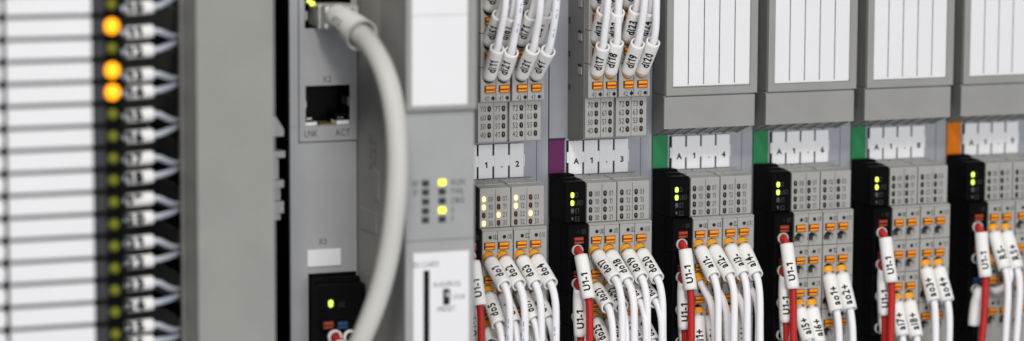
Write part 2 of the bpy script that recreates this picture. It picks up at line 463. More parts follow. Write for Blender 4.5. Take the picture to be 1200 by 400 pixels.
# ------------------------------------------------------------------ wires
def smooth_path(ctrl, n=14):
    P = [V(*c) for c in ctrl]; out = []
    Q = [P[0]*2-P[1]] + P + [P[-1]*2-P[-2]]
    for i in range(1, len(Q)-2):
        p0, p1, p2, p3 = Q[i-1:i+3]
        # centripetal Catmull-Rom
        t0 = 0; t1 = t0+max((p1-p0).length, 1e-6)**.5; t2 = t1+max((p2-p1).length, 1e-6)**.5; t3 = t2+max((p3-p2).length, 1e-6)**.5
        for k in range(n):
            t = t1+(t2-t1)*k/n
            a1 = p0*((t1-t)/(t1-t0))+p1*((t-t0)/(t1-t0)); a2 = p1*((t2-t)/(t2-t1))+p2*((t-t1)/(t2-t1)); a3 = p2*((t3-t)/(t3-t2))+p3*((t-t2)/(t3-t2))
            b1 = a1*((t2-t)/(t2-t0))+a2*((t-t0)/(t2-t0)); b2 = a2*((t3-t)/(t3-t1))+a3*((t-t1)/(t3-t1))
            out.append(b1*((t2-t)/(t2-t1))+b2*((t-t1)/(t2-t1)))
    out.append(P[-1]); return out

class Path:
    def __init__(s, pts):
        s.p = pts; s.L = [0.]
        for a, b_ in zip(pts, pts[1:]): s.L.append(s.L[-1]+(b_-a).length/MM)
        s.len = s.L[-1]
    def at(s, d):
        d = max(0, min(s.len, d))
        for i in range(1, len(s.L)):
            if s.L[i] >= d or i == len(s.L)-1:
                k = (d-s.L[i-1])/max(1e-9, s.L[i]-s.L[i-1]); return s.p[i-1].lerp(s.p[i], k)
    def tan(s, d): return (s.at(d+.6)-s.at(d-.6)).normalized()
    def cut(s, a, b_, n): return [s.at(a+(b_-a)*k/n) for k in range(n+1)]

def wire(ctrl, label, group, mat='wire', r=1.12, sleeve=None, s0=2.7, s1=15.5, rs=2.25, ts=.6, th=2.5, flip=False, collar=None, cl=1.8, cr=2.0,
         blue=None, tw=.78, turn=0., bold=.04):
    """ctrl: (x,t,z) list. sleeve: printed text or '' (blank). flip: text runs with the path."""
    root = empty('wire', *ctrl[0], label, 'wire', group)
    inv = -root.location
    pa = Path(smooth_path(ctrl))
    def fin(b, name):
        bmesh.ops.translate(b.bm, verts=b.bm.verts, vec=inv); return b.build(name, root)
    b = MB(); b.tube(pa.cut(0, pa.len, max(20, int(pa.len/1.6))), r, mat)
    if blue:
        for d in blue:
            vs = []
            for du in range(5):
                for sgn in (-1, 1):
                    dd = d+du*.7; T = pa.tan(dd); n_, b_ = frame(T)
                    a = .35+sgn*.13; vs.append(b.bm.verts.new(pa.at(dd)+(n_*math.cos(a)+b_*math.sin(a))*(r+.02)*MM))
            mi = b.mi('blueink')
            for q in range(4):
                if q != 2: b.face([vs[2*q], vs[2*q+1], vs[2*q+3], vs[2*q+2]], mi)
    fin(b, 'insulation')
    if sleeve is not None:
        b = MB(); n = 12
        pts = pa.cut(s0, s1, n)
        o_ = b.tube(pts, [rs*.97]+[rs]*(n-1)+[rs*.98], 'sleeve', 20, False)
        i_ = b.tube(pts, rs-.42, 'sleeve', 20, False); mi = b.mi('sleeve')
        for e in (0, -1):
            for k in range(20): b.face([o_[e][k], o_[e][(k+1) % 20], i_[e][(k+1) % 20], i_[e][k]], mi)
        if sleeve:
            c0 = s0+(s1-s0)*ts
            def place(u, v):
                d = c0+(u if flip else -u); T = pa.tan(d); n_, b_ = frame(T)
                a = (-v if flip else v)/rs + turn
                return pa.at(d)+(n_*math.cos(a)+b_*math.sin(a))*(rs+.03)*MM
            # text 'up' must point to the left of the picture when it reads upwards; b_ = T x n
            b.text(sleeve, 0, 0, 0, th, 'ink', tw, place=place, cuts=7, bold=bold)
        bmesh.ops.recalc_face_normals(b.bm, faces=[f for f in b.bm.faces if f.material_index == mi])
        fin(b, 'marker_sleeve')
    if collar:
        b = MB(); pts = pa.cut(-.2, cl, 6); k6 = [cr*(.86+.14*q/6) for q in range(7)]
        o_ = b.tube(pts, k6, collar, 20, False); i_ = b.tube(pts, [x-.38 for x in k6], collar, 20, False); mi = b.mi(collar)
        for e in (0, -1):
            for k in range(20): b.face([o_[e][k], o_[e][(k+1) % 20], i_[e][(k+1) % 20], i_[e][k]], mi)
        bmesh.ops.recalc_face_normals(b.bm, faces=b.bm.faces)
        fin(b, 'ferrule')
    return root

rnd = random.Random(3)
J = lambda s: rnd.uniform(-s, s)
def low(i, c, r, text, a, dn, dx, end, label, group, extra=None, **kw):
    """a white wire leaving lower terminal (column c, row r): sleeve reaches a mm forward, dn mm down, dx mm right"""
    a += J(.9); dn += J(.7); dx += J(.45); end = (end[0]+J(1.1), end[1]+J(1.0)); kw.setdefault('turn', J(.22))
    X = 35*i+COLX[c]-.3; Z = -22.0-ROWP*r; L = math.sqrt(a*a+dn*dn+dx*dx)
    u = (dx/L, a/L, -dn/L)
    f = lambda s: (X+u[0]*s, 14.2+u[1]*s, Z+u[2]*s)
    ex, et = end
    S = f(L)
    ctrl = [f(-.5), f(2), f(L*.5), f(L-1), f(L+.5), (S[0]+u[0]*2.7+ex*.15, S[1]+u[1]*2.6, S[2]-4.8)]
    zb = -78.; z1 = S[2]-4.6
    if extra: ctrl += [(35*i+e[0], e[1], e[2]) for e in extra]
    else:
        for k in (.35, .7, 1.): ctrl.append((S[0]+ex*k, S[1]+1.6+(et-1.6)*k, z1+(zb-z1)*k))
    kw.setdefault('collar', 'yellow')
    return wire(ctrl, label, group, sleeve=text, s1=min(L+.3, 15.), **kw)

def upp(i, c, r, text, a, up, dx, end, label, group, **kw):
    a += J(.5); up += J(.5); dx += J(.3); end = (end[0]+J(.6), end[1]+J(.6)); kw.setdefault('turn', J(.2))
    X = 35*i+COLX[c]-.3; Z = 31.9+ROWP*r; L = math.sqrt(a*a+up*up+dx*dx)
    u = (dx/L, a/L, up/L); f = lambda s: (X+u[0]*s, 14.6+u[1]*s, Z+u[2]*s)
    S = f(L); ex, et = end
    ctrl = [f(-.5), f(L*.5), f(L-.8), f(L+.6), (S[0]+u[0]*3+ex*.2, S[1]+u[1]*2.5, S[2]+4), (S[0]+ex*.6, S[1]+et*.7, S[2]+12), (S[0]+ex, S[1]+et, 80)]
    return wire(ctrl, label, group, sleeve=text, s0=.9, s1=L+.6, rs=2.2, flip=True, ts=.5, **kw)

GL = 'white wires plugged into the lower terminals'; GU = 'white wires plugged into the upper terminals'; GR = 'red supply wires'
WL = lambda s: 'white wire whose sleeve reads %s' % s
# A1.2 lower
B1 = [(11.4, 7.6, .9), (11.6, 7.8, .8), (10.8, 7.6, .8), (10.8, 7.6, 1.2)]
for c in range(4):
    a, d, x = B1[c]
    low(-1, c, 0, 'do%d' % (c+1), a, d, x, (1.5+.4*c, 5+J(1)), WL('do%d' % (c+1))+', below the glowing indicators', GL, blue=[24+c, 29+c, 35] if c != 2 else None)
for c in range(4):
    low(-1, c, 1, 'do%d' % (c+5), 9.5, 8.6, -.4+.5*c, (.8+.6*c, 3.5), WL('do%d' % (c+5))+', second row below the glowing indicators', GL, blue=[22, 27] if c == 0 else None)
for c in range(4):
    low(-1, c, 2, 'do%d' % (c+9), 8.5, 9.4, .2*c, (.6+.9*c, 4), WL('do%d' % (c+9))+', third row under do%d' % (c+5), GL)
# A1.3 lower
B2 = [(13.2, 8.2, 1.3), (13.2, 8.4, 1.5), (11.6, 7.9, .6), (11.3, 7.6, 1.0)]
E2 = [(2.2, 6.5), (2.0, 6.0), (2.8, 6.0), (1.6, 6.5)]
for c in range(4):
    a, d, x = B2[c]
    low(0, c, 0, 'do%d' % (c+17), a, d, x, E2[c], WL('do%d' % (c+17))+' under plates A 1 . 3', GL)
for c in range(4):
    low(0, c, 1, 'do%d' % (c+21), 11.2, 5.6, -.2+.3*c, (1.2+.4*c, 5.), WL('do%d' % (c+21))+', second row under do%d' % (c+17), GL)
for c in range(4):
    low(0, c, 2, 'do%d' % (c+25), 10.2, 7.2, .1+.2*c, (2., 5.), WL('do%d' % (c+25))+', third row under do%d' % (c+21), GL)
# A1.4 lower
B3 = [(10.6, 9.0, .6), (10.4, 9.0, .9), (10.0, 9.0, .5), (9.6, 8.8, .6)]
for c in range(4):
    a, d, x = B3[c]
    low(1, c, 0, 'ai%d-' % (c+1), a, d, x, (2.2-.5*c, 4.5), WL('ai%d-' % (c+1))+' under plates A 1 . 4', GL)
for c in range(4):   # unmarked wires of the second row
    low(1, c, 1, None, 6.5, 6.0, 1.0, (2.6 if c < 3 else -1, 6), ['unmarked white wire bending down behind the wire marked ai1-', 'unmarked white wire bending down behind the wire marked ai2-',
        'unmarked white wire bending down behind the wire marked ai3-', 'unmarked white wire bending down behind the wire marked ai4-'][c], GL, cl=3.)
for c in range(4):
    low(1, c, 2, 'ai%d+' % (c+1), 4.6, 13.0, -.7, (.2, 2.), WL('ai%d+' % (c+1))+', at the foot of module A 1 . 4', GL, ts=.62)
# A1.6 lower
low(2, 2, 1, 'ao1+', 6.6, 12.2, .3, (.3, 2.), WL('ao1+'), GL, ts=.62); low(2, 3, 1, 'ao2+', 6.6, 12.0, .5, (.1, 2.), WL('ao2+'), GL, ts=.62)
low(2, 0, 2, 'ai5+', 6.0, 12.0, .6, (.3, 2.), WL('ai5+'), GL, ts=.6); low(2, 1, 2, 'ai6+', 6.0, 12.4, .4, (.3, 2.), WL('ai6+'), GL, ts=.6)
# A1.8 lower
low(3, 2, 1, 'ao3+', 6.8, 12.2, .6, (.3, 2.), WL('ao3+'), GL, ts=.62); low(3, 3, 1, 'ao4+', 6.8, 12.0, .8, (.1, 2.), WL('ao4+'), GL, ts=.62)
low(3, 0, 2, 'ai7+', 5.0, 12.4, .2, (.3, 2.), WL('ai7+'), GL, ts=.6); low(3, 1, 2, 'ai8+', 5.6, 12.8, .4, (.3, 2.), WL('ai8+'), GL, ts=.6)
# last module lower
low(4, 0, 0, 'RS-', 7.5, 14.0, .6, (-1.6, 1.), 'white wire with a blurred sleeve below the orange tab, next to its supply wire', GL, ts=.6)
low(4, 1, 0, 'RS+', 7.5, 14.0, 1.2, (-2.8, 1.), 'white wire with a blurred sleeve at the right edge, outer one under the orange tab', GL, ts=.6)
X4 = 140+COLX[0]-.3
wire([(X4, 13.8, -32.2), (X4+.3, 17.5, -32.4), (X4+2.6, 20.5, -34.6), (X4+3.0, 21, -37.4), (X4+2.2, 20, -40.4), (X4+.3, 17.5, -42.2), (X4, 13.8, -42.4)],
     'short white wire loop joining two terminals on the module with the orange tab', GL, collar='yellow', cl=3.)
# upper wires
U1 = [(7.0, 9.3, .2), (6.6, 8.2, .2), (8.0, 9.0, .2), (9.0, 8.6, .5)]
for c in range(4):
    a, u, x = U1[c]
    upp(-1, c, 0, 'di%d1' % (c+1), a, u, x, (1.0-.1*c, 6.5), WL('di%d1' % (c+1))+' above the glowing indicators', GU, collar='black2', cl=1.2, blue=[18, 24, 29] if c in (1, 3) else None)
    upp(-1, c, 1, 'di%d1' % (c+5), 7.0, 9.2, .2, (1.2, 5.5), WL('di%d1' % (c+5))+', behind the wire marked di%d1' % (c+1), GU, collar='black2', cl=1.2)
    upp(-1, c, 2, 'di%d1' % (c+9), 7.0, 9.2, .2, (1.0, 5.), WL('di%d1' % (c+9))+', top row above di%d1' % (c+5), GU, collar='black2', cl=1.2)
U2 = [(5.6, 9.4, -.2), (5.2, 9.6, -.1), (6.8, 9.6, .2), (7.6, 9.8, .4)]
UE = [(-.6, 4.5), (-.9, 4.), (.2, 5.), (-1.0, 4.)]
for c in range(4):
    a, u, x = U2[c]
    upp(0, c, 0, 'di%d' % (c+17), a, u, x, UE[c], WL('di%d' % (c+17))+' above plates A 1 . 3', GU, collar='yellow', cl=1.4, cr=2.0)
    upp(0, c, 1, 'di%d' % (c+21), 6.6, 9.2, -.3, (0., 4.), WL('di%d' % (c+21))+', behind the wire marked di%d' % (c+17), GU, collar='yellow', cl=1.4, cr=2.0)
    upp(0, c, 2, 'di%d' % (c+25), 6.6, 9.2, -.3, (0., 4.), WL('di%d' % (c+25))+', top row above di%d' % (c+21), GU, collar='yellow', cl=1.4, cr=2.0)

# supply wires
def sup(i, r, kind, a, dn, dx, sway, label, group, text='U1-1', s0=5.4, **kw):
    X = 35*i+3.1; Z = -21.5-ROWP*r
    S = (X+dx, 14.6+a, Z-dn)
    ctrl = [(X, 12.5, Z), (X+.05, 15.6, Z-.1), (X+.15, 17.2, Z-1.0), (X+.3*dx+.15, 15.8+a*.32, Z-dn*.27), (X+.65*dx, 15+a*.68, Z-dn*.62), S]
    zb = -80.
    for k in (.3, .6, 1.): ctrl.append((S[0]+sway*k*k, S[1]+1.2*math.sin(k*2.2), S[2]+(zb-S[2])*k))
    wire(ctrl, label, group, mat=kind, r=1.15, sleeve=text, s0=s0, s1=s0+dn-.9, rs=2.1, ts=.64, th=2.1, tw=.95, **kw)
SM = ['below the glowing indicators', 'of module A 1 . 3', 'of module A 1 . 4', 'of module A 1 . 6', 'of module A 1 . 8', 'below the orange tab']
PR = [(-1, 9.0, 14.5, 0, .3), (0, 9.0, 14.6, .3, .3), (1, 7.2, 13.6, .1, .2), (2, 7.0, 15.2, .4, .3), (3, 7.0, 15.2, .3, -2.4), (4, 5.8, 15.4, .2, -6.5)]
for n, (i, a, d, dx, sw) in enumerate(PR):
    sup(i, 0, 'red', a, d, dx, sw, 'red wire with white U1-1 sleeve in the top supply terminal '+SM[n], GR)
    if i < 4:
        sup(i, 1, 'red', 4.0, 15.4, -.2, sw*.6+.3, 'red wire with white U1-1 sleeve in the second supply terminal '+SM[n], GR)
    sup(i, 2, 'black', 4.0 if i < 4 else 2.0, 13., .8 if i < 4 else -1.2, 0 if i < 4 else -4, 'black wire with a white sleeve in the third supply terminal '+SM[n], 'black supply wires', text='', s0=3.6)

# ------------------------------------------------------------------ controller (left of the modules)
TF, TN = 24., 64.
ctl = empty('controller', -71, 0, 0, 'tall grey controller with a network socket, status lights and a card slot panel', 'controller')
def kid(b, name, par=ctl):
    bmesh.ops.translate(b.bm, verts=b.bm.verts, vec=-par.matrix_basis.translation if par is ctl else Vector((0, 0, 0)))
    return b.build(name, par)
ctl.location = V(0, 0, 0)
b = MB()
xL, xM = at(340, 200, TF)[0], at(418, 200, TF)[0]; xM2 = at(475, 200, TN)[0]; xR = at(556.5, 200, TN)[0]
b.box(xL+.1, xM+.2, -45, TF-14, -90, 90, 'base', .4)
b.box(xL-.1, xL+.12, -45, TF-1.2, -90, 90, 'black')  # black sheet on the grey side: shadow of the gap painted in
kid(b, 'housing')
# port face with two sockets: front sheet built round the openings
def P(px, py, t=TF): return at(px, py, t)
b = MB()
ox0, oz1 = P(358, 101); ox1, oz0 = P(410, 146)
ux0 = P(357, -8)[0]; ux1 = P(411, 0)[0]; uz0 = P(380, 33)[1]; uz1 = uz0+12.5
xl, xm = xL+.05, xM+.15; t0, t1 = TF-1., TF
fz0 = P(380, 166)[1]
zb0 = P(380, 322)[1]
b.box(xl, xm, t0-2, t1, -95, oz0, 'face', .35)
b.box(xl, xm, t0, t1, oz1, uz0, 'face'); b.box(xl, xm, t0, t1, uz1, 95, 'face', .2)
b.box(xl, ox0, t0, t1, oz0, oz1, 'face'); b.box(ox1, xm, t0, t1, oz0, oz1, 'face')
b.box(xl, ux0, t0, t1, uz0, uz1, 'face'); b.box(ux1, xm, t0, t1, uz0, uz1, 'face')
# raised port frame line
fx = P(349.5, 100)[0]
b.box(fx, fx+.25, t1-.1, t1+.18, fz0, 95, 'greyink'); b.box(fx, xm, t1-.1, t1+.18, fz0-.12, fz0+.15, 'greyink')
b.box(fx+.25, xm-.02, t1-.1, t1+.12, fz0+.15, oz0-.02, 'face', .05)
b.text('X2', *P(383, 93), t1, 1.9, 'dimink', .8); b.text('LNK', *P(364.5, 156.5), t1+.12, 2., 'dimink', .78); b.text('ACT', *P(401.5, 155), t1+.12, 2., 'dimink', .78)
b.text('X3', *P(378, 283), t1, 1.8, 'dimink', .8)
pf = kid(b, 'port_face')
def socket(x0, x1, z0, z1, upper):
    b = MB(); d = 11.
    b.box(x0+.02, x1-.02, TF-d-.5, TF-d, z0, z1, 'black2')
    b.box(x0-.4, x0, TF-d, TF-.06, z0, z1, 'black2'); b.box(x1, x1+.4, TF-d, TF-.06, z0, z1, 'black2')
    b.box(x0, x1, TF-d, TF-.06, z1, z1+.4, 'black2'); b.box(x0, x1, TF-d, TF-.06, z0-.4, z0, 'black2')
    w = x1-x0
    if not upper:
        b.box(x0, x0+w*.27, TF-5, TF-.4, z0, z0+1.1, 'sleeve', .1); b.box(x1-w*.30, x1, TF-5, TF-.4, z0, z0+1.3, 'sleeve', .1)
        b.box(x0, x0+w*.2, TF-7, TF-.9, z0+1.1, z0+2.8, 'black', .1); b.box(x1-w*.3, x1, TF-7, TF-.9, z0+1.3, z0+3.2, 'black', .1)
        b.box(x1-.55, x1, TF-6, TF-.3, z0+5.4, z0+8, 'metal', .1); b.box(x0, x0+.4, TF-6, TF-.3, z0+5.2, z0+7.4, 'metal', .1)
        b.box(x0+w*.3, x1-w*.33, TF-9, TF-.3, z0-.02, z0+.32, 'gold', .08)
        for q in (.05, .11, .75, .82): b.box(x0+w*q, x0+w*q+.55, TF-1, TF-.8, z0+1.7, z0+2.3, 'metal')
    else:
        b.box(x0+.3, x0+1.2, TF-4, TF-.7, z0+2.2, z0+5, 'metal', .1)
        b.box(x0+w*.55, x0+w*.72, TF-2, TF+.3, z1-1.6, z1-.2, 'orange', .1)
    return b
kid(socket(ox0, ox1, oz0, oz1, False), 'network_socket'); kid(socket(ux0, ux1, uz0, uz1, True), 'network_socket')
for px, py in ((362.5, 1), (366, 4.5)):
    o = link('indicator_light', LED['green'], ctl, V(*[P(px, py)[0], TF+.05 if py > 2 else TF-.2, P(px, py)[1]])); o.rotation_euler = (0, .9, 0)
b = MB(); a0, a1 = P(360, 313), P(399, 291); b.box(a0[0], a1[0], TF, TF+.4, a0[1], a1[1], 'white', .12); kid(b, 'marker_plate')
# its black power plug
b = MB(); p0 = P(362, 321); xr = P(417, 321)[0]; zt = p0[1]
b.box(p0[0]-.2, xr, TF-.5, TF+.5, zt-40, zt, 'black', .15)
b.prism([(TF, zt-.8), (TF+4, zt-1), (TF+4.5, zt-2.2), (TF+8.5, zt-2.4), (TF+9, zt-3.4), (TF+9, zt-15.6), (TF+10.5, zt-16), (TF+10.5, zt-50), (TF, zt-50)], p0[0]+.1, xr-.2, 'black', .2)
for k, c in enumerate(('UC', '')): b.text(c, P(397, 350, TF+9)[0]+1, P(397, 357, TF+9)[1], TF+9.05, 1.5, 'dimink', .7)
for px in (392, 410):
    cx, cz = P(px, 395, TF+10.5); seg = 22; mi = b.mi('sleeve')
    R_ = [[b.bm.verts.new(V(cx+rr*math.cos(2*math.pi*q/seg), tt, cz+rr*math.sin(2*math.pi*q/seg))) for q in range(seg)] for rr, tt in ((2.1, TF+10.4), (2.1, TF+11.4), (1.6, TF+11.5), (1.5, TF+10.55))]
    for a in range(3):
        for q in range(seg): b.face([R_[a][q], R_[a][(q+1) % seg], R_[a+1][(q+1) % seg], R_[a+1][q]], mi, True)
    b.disc(cx, cz, 1.52, TF+10.55, 'black2', .02)
pp = kid(b, 'power_plug')
link('indicator_light', LED['green'], pp, V(P(387.5, 356, TF+9)[0], TF+9, P(387.5, 356, TF+9)[1])).scale = (1.25, 1, 1.25)
for px, k in ((384.5, 'redlever'), (401, 'bluelever')):
    q = P(px, 381, TF+10.5); link('lever', LEVER[k], pp, V(q[0], TF+10.5, q[1]))
# raised right half: deep box with flap
zc = at(516, 130, TN)[1]
b = MB()
b.box(xM2+.3, xR-.3, -45, TN-2, -90, 90, 'tower', .3)
# mouldings on the deep left side
for k in range(7):
    tt = TF+4+k*2.2; b.box(xM2+.1, xM2+.35, tt, tt+.9, at(430, 62, 40)[1], 92, 'tower', .08)
b.box(xM2+.12, xM2+.35, TF+2, TF+16, at(440, 275, 40)[1], at(440, 250, 40)[1], 'tower', .1)
b.box(xM2+.05, xM2+.35, TF+14, TF+18, at(440, 235, 40)[1], at(440, 200, 40)[1], 'tower', .1)
def sidetext(string, t, z, h):
    def place(u, v): return V(xM2+.27, t-v, z+u)
    b.text(string, 0, 0, 0, h, 'greyink', .8, place=place)
sidetext('IN 24V DC', TF+11, at(443, 180, 40)[1], 1.8); sidetext('MADE 12', TF+14.5, at(443, 180, 40)[1], 1.6)
kid(b, 'tower_housing')
b = MB(); b.box(xM2, xR, TN-3, TN, -95, zc-.15, 'front', .5)
LEDX = {0: at(498.5, 230, TN)[0], 1: at(518, 230, TN)[0]}
zr = [at(508, y, TN)[1] for y in (214.5, 225, 236, 247, 257.5)]
b2 = []
for s, r, px, al in (('BF', 0, 487, 'c'), ('SF', 1, 487, 'c'), ('RUN', 0, 529, 'l'), ('FAIL', 1, 529, 'l'), ('DBG', 2, 529, 'l'), ('E', 3, 529, 'l'), ('F', 4, 529, 'l')):
    b.text(s, at(px, 230, TN)[0], zr[r], TN, 1.7, 'greyink', .85, al)
b.box(xM2+.1, xR-.1, TN-.1, TN+.12, at(516, 281, TN)[1]-.1, at(516, 281, TN)[1]+.1, 'paleink')
fp = kid(b, 'front_panel')
def sq_led(m):
    b = MB(); b.box(-1.15, 1.15, -.1, .35, -.95, .95, m, .25)
    me = bpy.data.meshes.new('indicator_light'); b.bm.to_mesh(me); b.bm.free(); me.materials.append(M[m]); return me
SQ = {k: sq_led(k) for k in ('relaystrip', 'lit_square')}
for c in (0, 1):
    for r in range(5):
        link('indicator_light', SQ['lit_square' if c == 1 and r in (0, 3) else 'relaystrip'], fp, V(LEDX[c], TN, zr[r])).scale = (.92, 1, .9)
# flap with its label window
b = MB(); lx0, lz0 = at(483, 125, TN+1); lx1 = at(548.5, 120, TN+1)[0]
b.box(xM2-.1, xR+.1, TN-3, TN+.4, zc+.2, 95, 'cover', .3)
b.box(xM2-.1, lx0-.1, TN, TN+1.2, zc+.2, 95, 'cover', .3); b.box(lx1+.1, xR+.1, TN, TN+1.2, zc+.2, 95, 'cover', .3)
b.box(lx0-.3, lx1+.3, TN, TN+1.2, zc+.2, lz0-.05, 'cover', .3)
fl = kid(b, 'flap')
b = MB(); b.box(lx0, lx1, TN+.4, TN+.8, lz0, 95, 'white', .1)
zl = at(516, 18, TN+1)[1]; b.box(lx0+.1, lx1-.1, TN+.79, TN+.83, zl-.06, zl+.06, 'paleink')
b.build('label_sheet', fl)
# lower white card slot panel
b = MB(); q0 = at(483.5, 297, TN); q1 = at(549, 294, TN)
b.box(q0[0], q1[0], TN, TN+.6, -95, q0[1], 'white', .2)
b.text('SD-CARD', *at(499, 310, TN+.6), TN+.6, 1.6, 'greyink', .8)
b.text('RUN/PROG', *at(524, 333, TN+.6), TN+.6, 1.5, 'greyink', .75); b.text('STOP', *at(538, 348, TN+.6), TN+.6, 1.4, 'greyink', .75); b.text('MRESET', *at(523, 362, TN+.6), TN+.6, 1.5, 'greyink', .75)
s0 = at(495.8, 317, TN+.6); s1 = at(503.6, 317, TN+.6)
b.box(s0[0], s1[0], TN+.3, TN+.66, -90, s0[1], 'black2', .1)
cp_ = kid(b, 'card_slot_panel')
b = MB(); c_ = at(523, 348, TN+.6); b.prism([(c_[0]-1.0, c_[1]-2.3), (c_[0]+1.0, c_[1]-2.3), (c_[0]+1.0, c_[1]+2.3), (c_[0]-1.0, c_[1]+2.3)], TN+.5, TN+.68, 'ink', .3, 't')
b.box(c_[0]-.8, c_[0]+.8, TN+.6, TN+2.2, c_[1]-.1, c_[1]+1.8, 'metal', .3); b.build('mode_switch', cp_)

# wires in the power plug
for px, mt, lb in ((392, 'red', 'red wire entering the black power plug below the X3 plate'), (410, 'black', 'black wire entering the black power plug beside the bent grey cable')):
    cx, cz = P(px, 395, TF+10.5)
    wire([(cx, TF+9.5, cz), (cx+.1, TF+13, cz-.6), (cx+.2, TF+16, cz-5), (cx, TF+16, cz-14), (cx, TF+16, cz-34)], lb, 'wires in the controller power plug', mat=mt, r=1.25, sleeve='', s0=4.6, s1=17, rs=1.9)

# ------------------------------------------------------------------ patch cable
pc = empty('network_cable', 0, 0, 0, 'thick pale grey network cable curving down from a metal plug in the top socket', 'cable')
b = MB(); g0 = P(368, 38, TF+5); 
ax0, ax1 = P(372, 20, TF+4)[0], P(411, 20, TF+4)[0]; az0, az1 = P(385, 32, TF+4)[1], P(385, 5, TF+4)[1]
b.box(ax0, ax1, TF-4, TF+11, az0, az1, 'plugmetal', .5)
b.box(ax0-.25, ax1+.25, TF+5, TF+6.2, az0-.2, az1+.2, 'plugmetal', .15)
b.box(ax0+1.6, ax1-1.6, TF+11, TF+11.3, az0+1.0, az1-.8, 'relaystrip', .1)
b.build('plug', pc)
def pt(px, py, t): x, z = at(px, py, t); return (x, t, z)
cab = Path(smooth_path([pt(393, 19, TF+9.5), pt(404, 26, TF+16), pt(420, 38, TF+24), pt(437, 57, TF+33), pt(452, 88, TF+41), pt(462, 130, TF+46), pt(466, 185, TF+48), pt(463, 245, TF+48), pt(455, 300, TF+46), pt(442, 350, TF+44), pt(424, 396, TF+42), pt(398, 450, TF+38)], 10))
b = MB(); b.tube(cab.cut(0, cab.len, 90), 3.0, 'cable', 24); b.build('jacket', pc)
b = MB(); n = 14; s1_ = 27.
pts = cab.cut(1.0, 17.5, n); o_ = b.tube(pts, [3.7+.9*k/n for k in range(n+1)], 'sleeve', 24, False); i_ = b.tube(pts, [3.5+.9*k/n for k in range(n+1)], 'sleeve', 24, False); mi = b.mi('sleeve')
for e in (0, -1):
    for k in range(24): b.face([o_[e][k], o_[e][(k+1) % 24], i_[e][(k+1) % 24], i_[e][k]], mi)
def place(u, v):
    d = 9+u; T = cab.tan(d); n_, b_ = frame(T); a = -v/4.2+.25
    return cab.at(d)+(n_*math.cos(a)+b_*math.sin(a))*(3.76+.9*max(0, min(1, (d-1)/16.5)))*MM
b.text('X1.2', 0, 0, 0, 2.0, 'ink', .95, place=place, cuts=7, bold=.01)
def place(u, v):
    d = 9+u; T = cab.tan(d); n_, b_ = frame(T); a = (2.6-v)/4.2+.25
    return cab.at(d)+(n_*math.cos(a)+b_*math.sin(a))*(3.76+.9*max(0, min(1, (d-1)/16.5)))*MM
b.text('W104', 0, 0, 0, 1.6, 'ink', .95, place=place, cuts=7, bold=.01)
b.build('marker_sleeve', pc)

# ------------------------------------------------------------------ wiring duct
TD = 60.
d0, d1 = at(231, 200, TD)[0], at(322.5, 200, TD)[0]
duct = empty('wiring_duct', 0, 0, 0, 'upright grey wiring duct with a smooth cover and slotted side', 'cable duct')
b = MB(); b.box(d0, d1, TD-2, TD, -95, 105, 'duct', .5); b.box(d0+.0, d0+1.2, TD-16, TD-1, -95, 105, 'ductside', .3); b.box(d1-1.2, d1, TD-16, TD-1, -95, 105, 'ductside', .3)
b.box(d0-.25, d0+.4, TD-15.8, TD-13.6, -95, 105, 'ductside', .2)
b.build('duct_cover', duct)
b = MB(); b.box(d0+1, d1-1, -60, -58, -95, 105, 'finger'); b.box(d0+.6, d0+2, -58, 8, -95, 105, 'finger'); b.box(d1-2, d1-.6, -58, 50, -95, 105, 'finger')
b.build('duct_body', duct)
PZ = 12.45
zf = at(200, 26.5, 38)[1]
for k in range(-1, 9):
    z = zf-k*PZ
    b = MB(); b.prism([(6, z-4.4), (44, z-3.9), (47, z-2.6), (47, z+2.6), (44, z+3.9), (6, z+4.4)], d0+.5, d0+2.1, 'finger', .25); b.build('finger', duct)

# ------------------------------------------------------------------ end clamp in the gap
ec = empty('end_clamp', 0, 0, 0, 'small ribbed grey clamp in the dark gap beside the duct', 'clamp')
TC = 24.
def cl(px0, px1, py0, py1, name, ta=TC-10, tb=TC, taper=0):
    x0, z1 = at(px0, py0, tb); x1, z0 = at(px1, py1, tb); b = MB()
    if taper: b.prism([(x0, z0), (x1, z0), (x1, z0+(z1-z0)*.35), (x0+(x1-x0)*.55, z1), (x0, z1)], ta, tb, 'clip', .2, 't')
    else: b.box(x0, x1, ta, tb, z0, z1, 'clip', .2)
    b.build(name, ec)
cl(312, 333, 137, 160, 'clamp_head', taper=1); cl(312, 334.5, 178, 185, 'clamp_fin', tb=TC+1); cl(312, 327, 186, 214, 'clamp_body', tb=TC-2)
cl(312, 333, 212, 220, 'clamp_fin'); cl(312, 329, 220, 238, 'clamp_body', tb=TC-2); cl(312, 333, 237, 250, 'clamp_foot'); cl(312, 329, 250, 258, 'clamp_foot', tb=TC-1)

# ------------------------------------------------------------------ row of slim terminal relays at the left
TR = 76.
dome = MB(); mi = None
def dome_mesh(m, r, h):
    b = MB(); mi = b.mi(m); n = 20; rings = []
    for q in range(6):
        a = q/6*math.pi/2; rings.append([b.bm.verts.new(V(r*math.cos(a)*math.cos(2*math.pi*k/n), h*math.sin(a), r*math.cos(a)*math.sin(2*math.pi*k/n))) for k in range(n)])
    for i in range(5):
        for k in range(n): b.face([rings[i][k], rings[i][(k+1) % n], rings[i+1][(k+1) % n], rings[i+1][k]], mi, True)
    b.face(rings[5], mi, True)
    me = bpy.data.meshes.new('indicator_lens'); b.bm.to_mesh(me); b.bm.free(); me.materials.append(M[m]); return me
DOFF, DON = dome_mesh('ledyel', 1.45, .9), dome_mesh('lit_orange', 2.2, 1.3)
zA = at(60, 33.2, TR)[1]; zB = at(60, 388.0, TR)[1]   # separator lines 20.0+... and the last one, 14 pitches apart
pitch = (zA-zB)/13.63
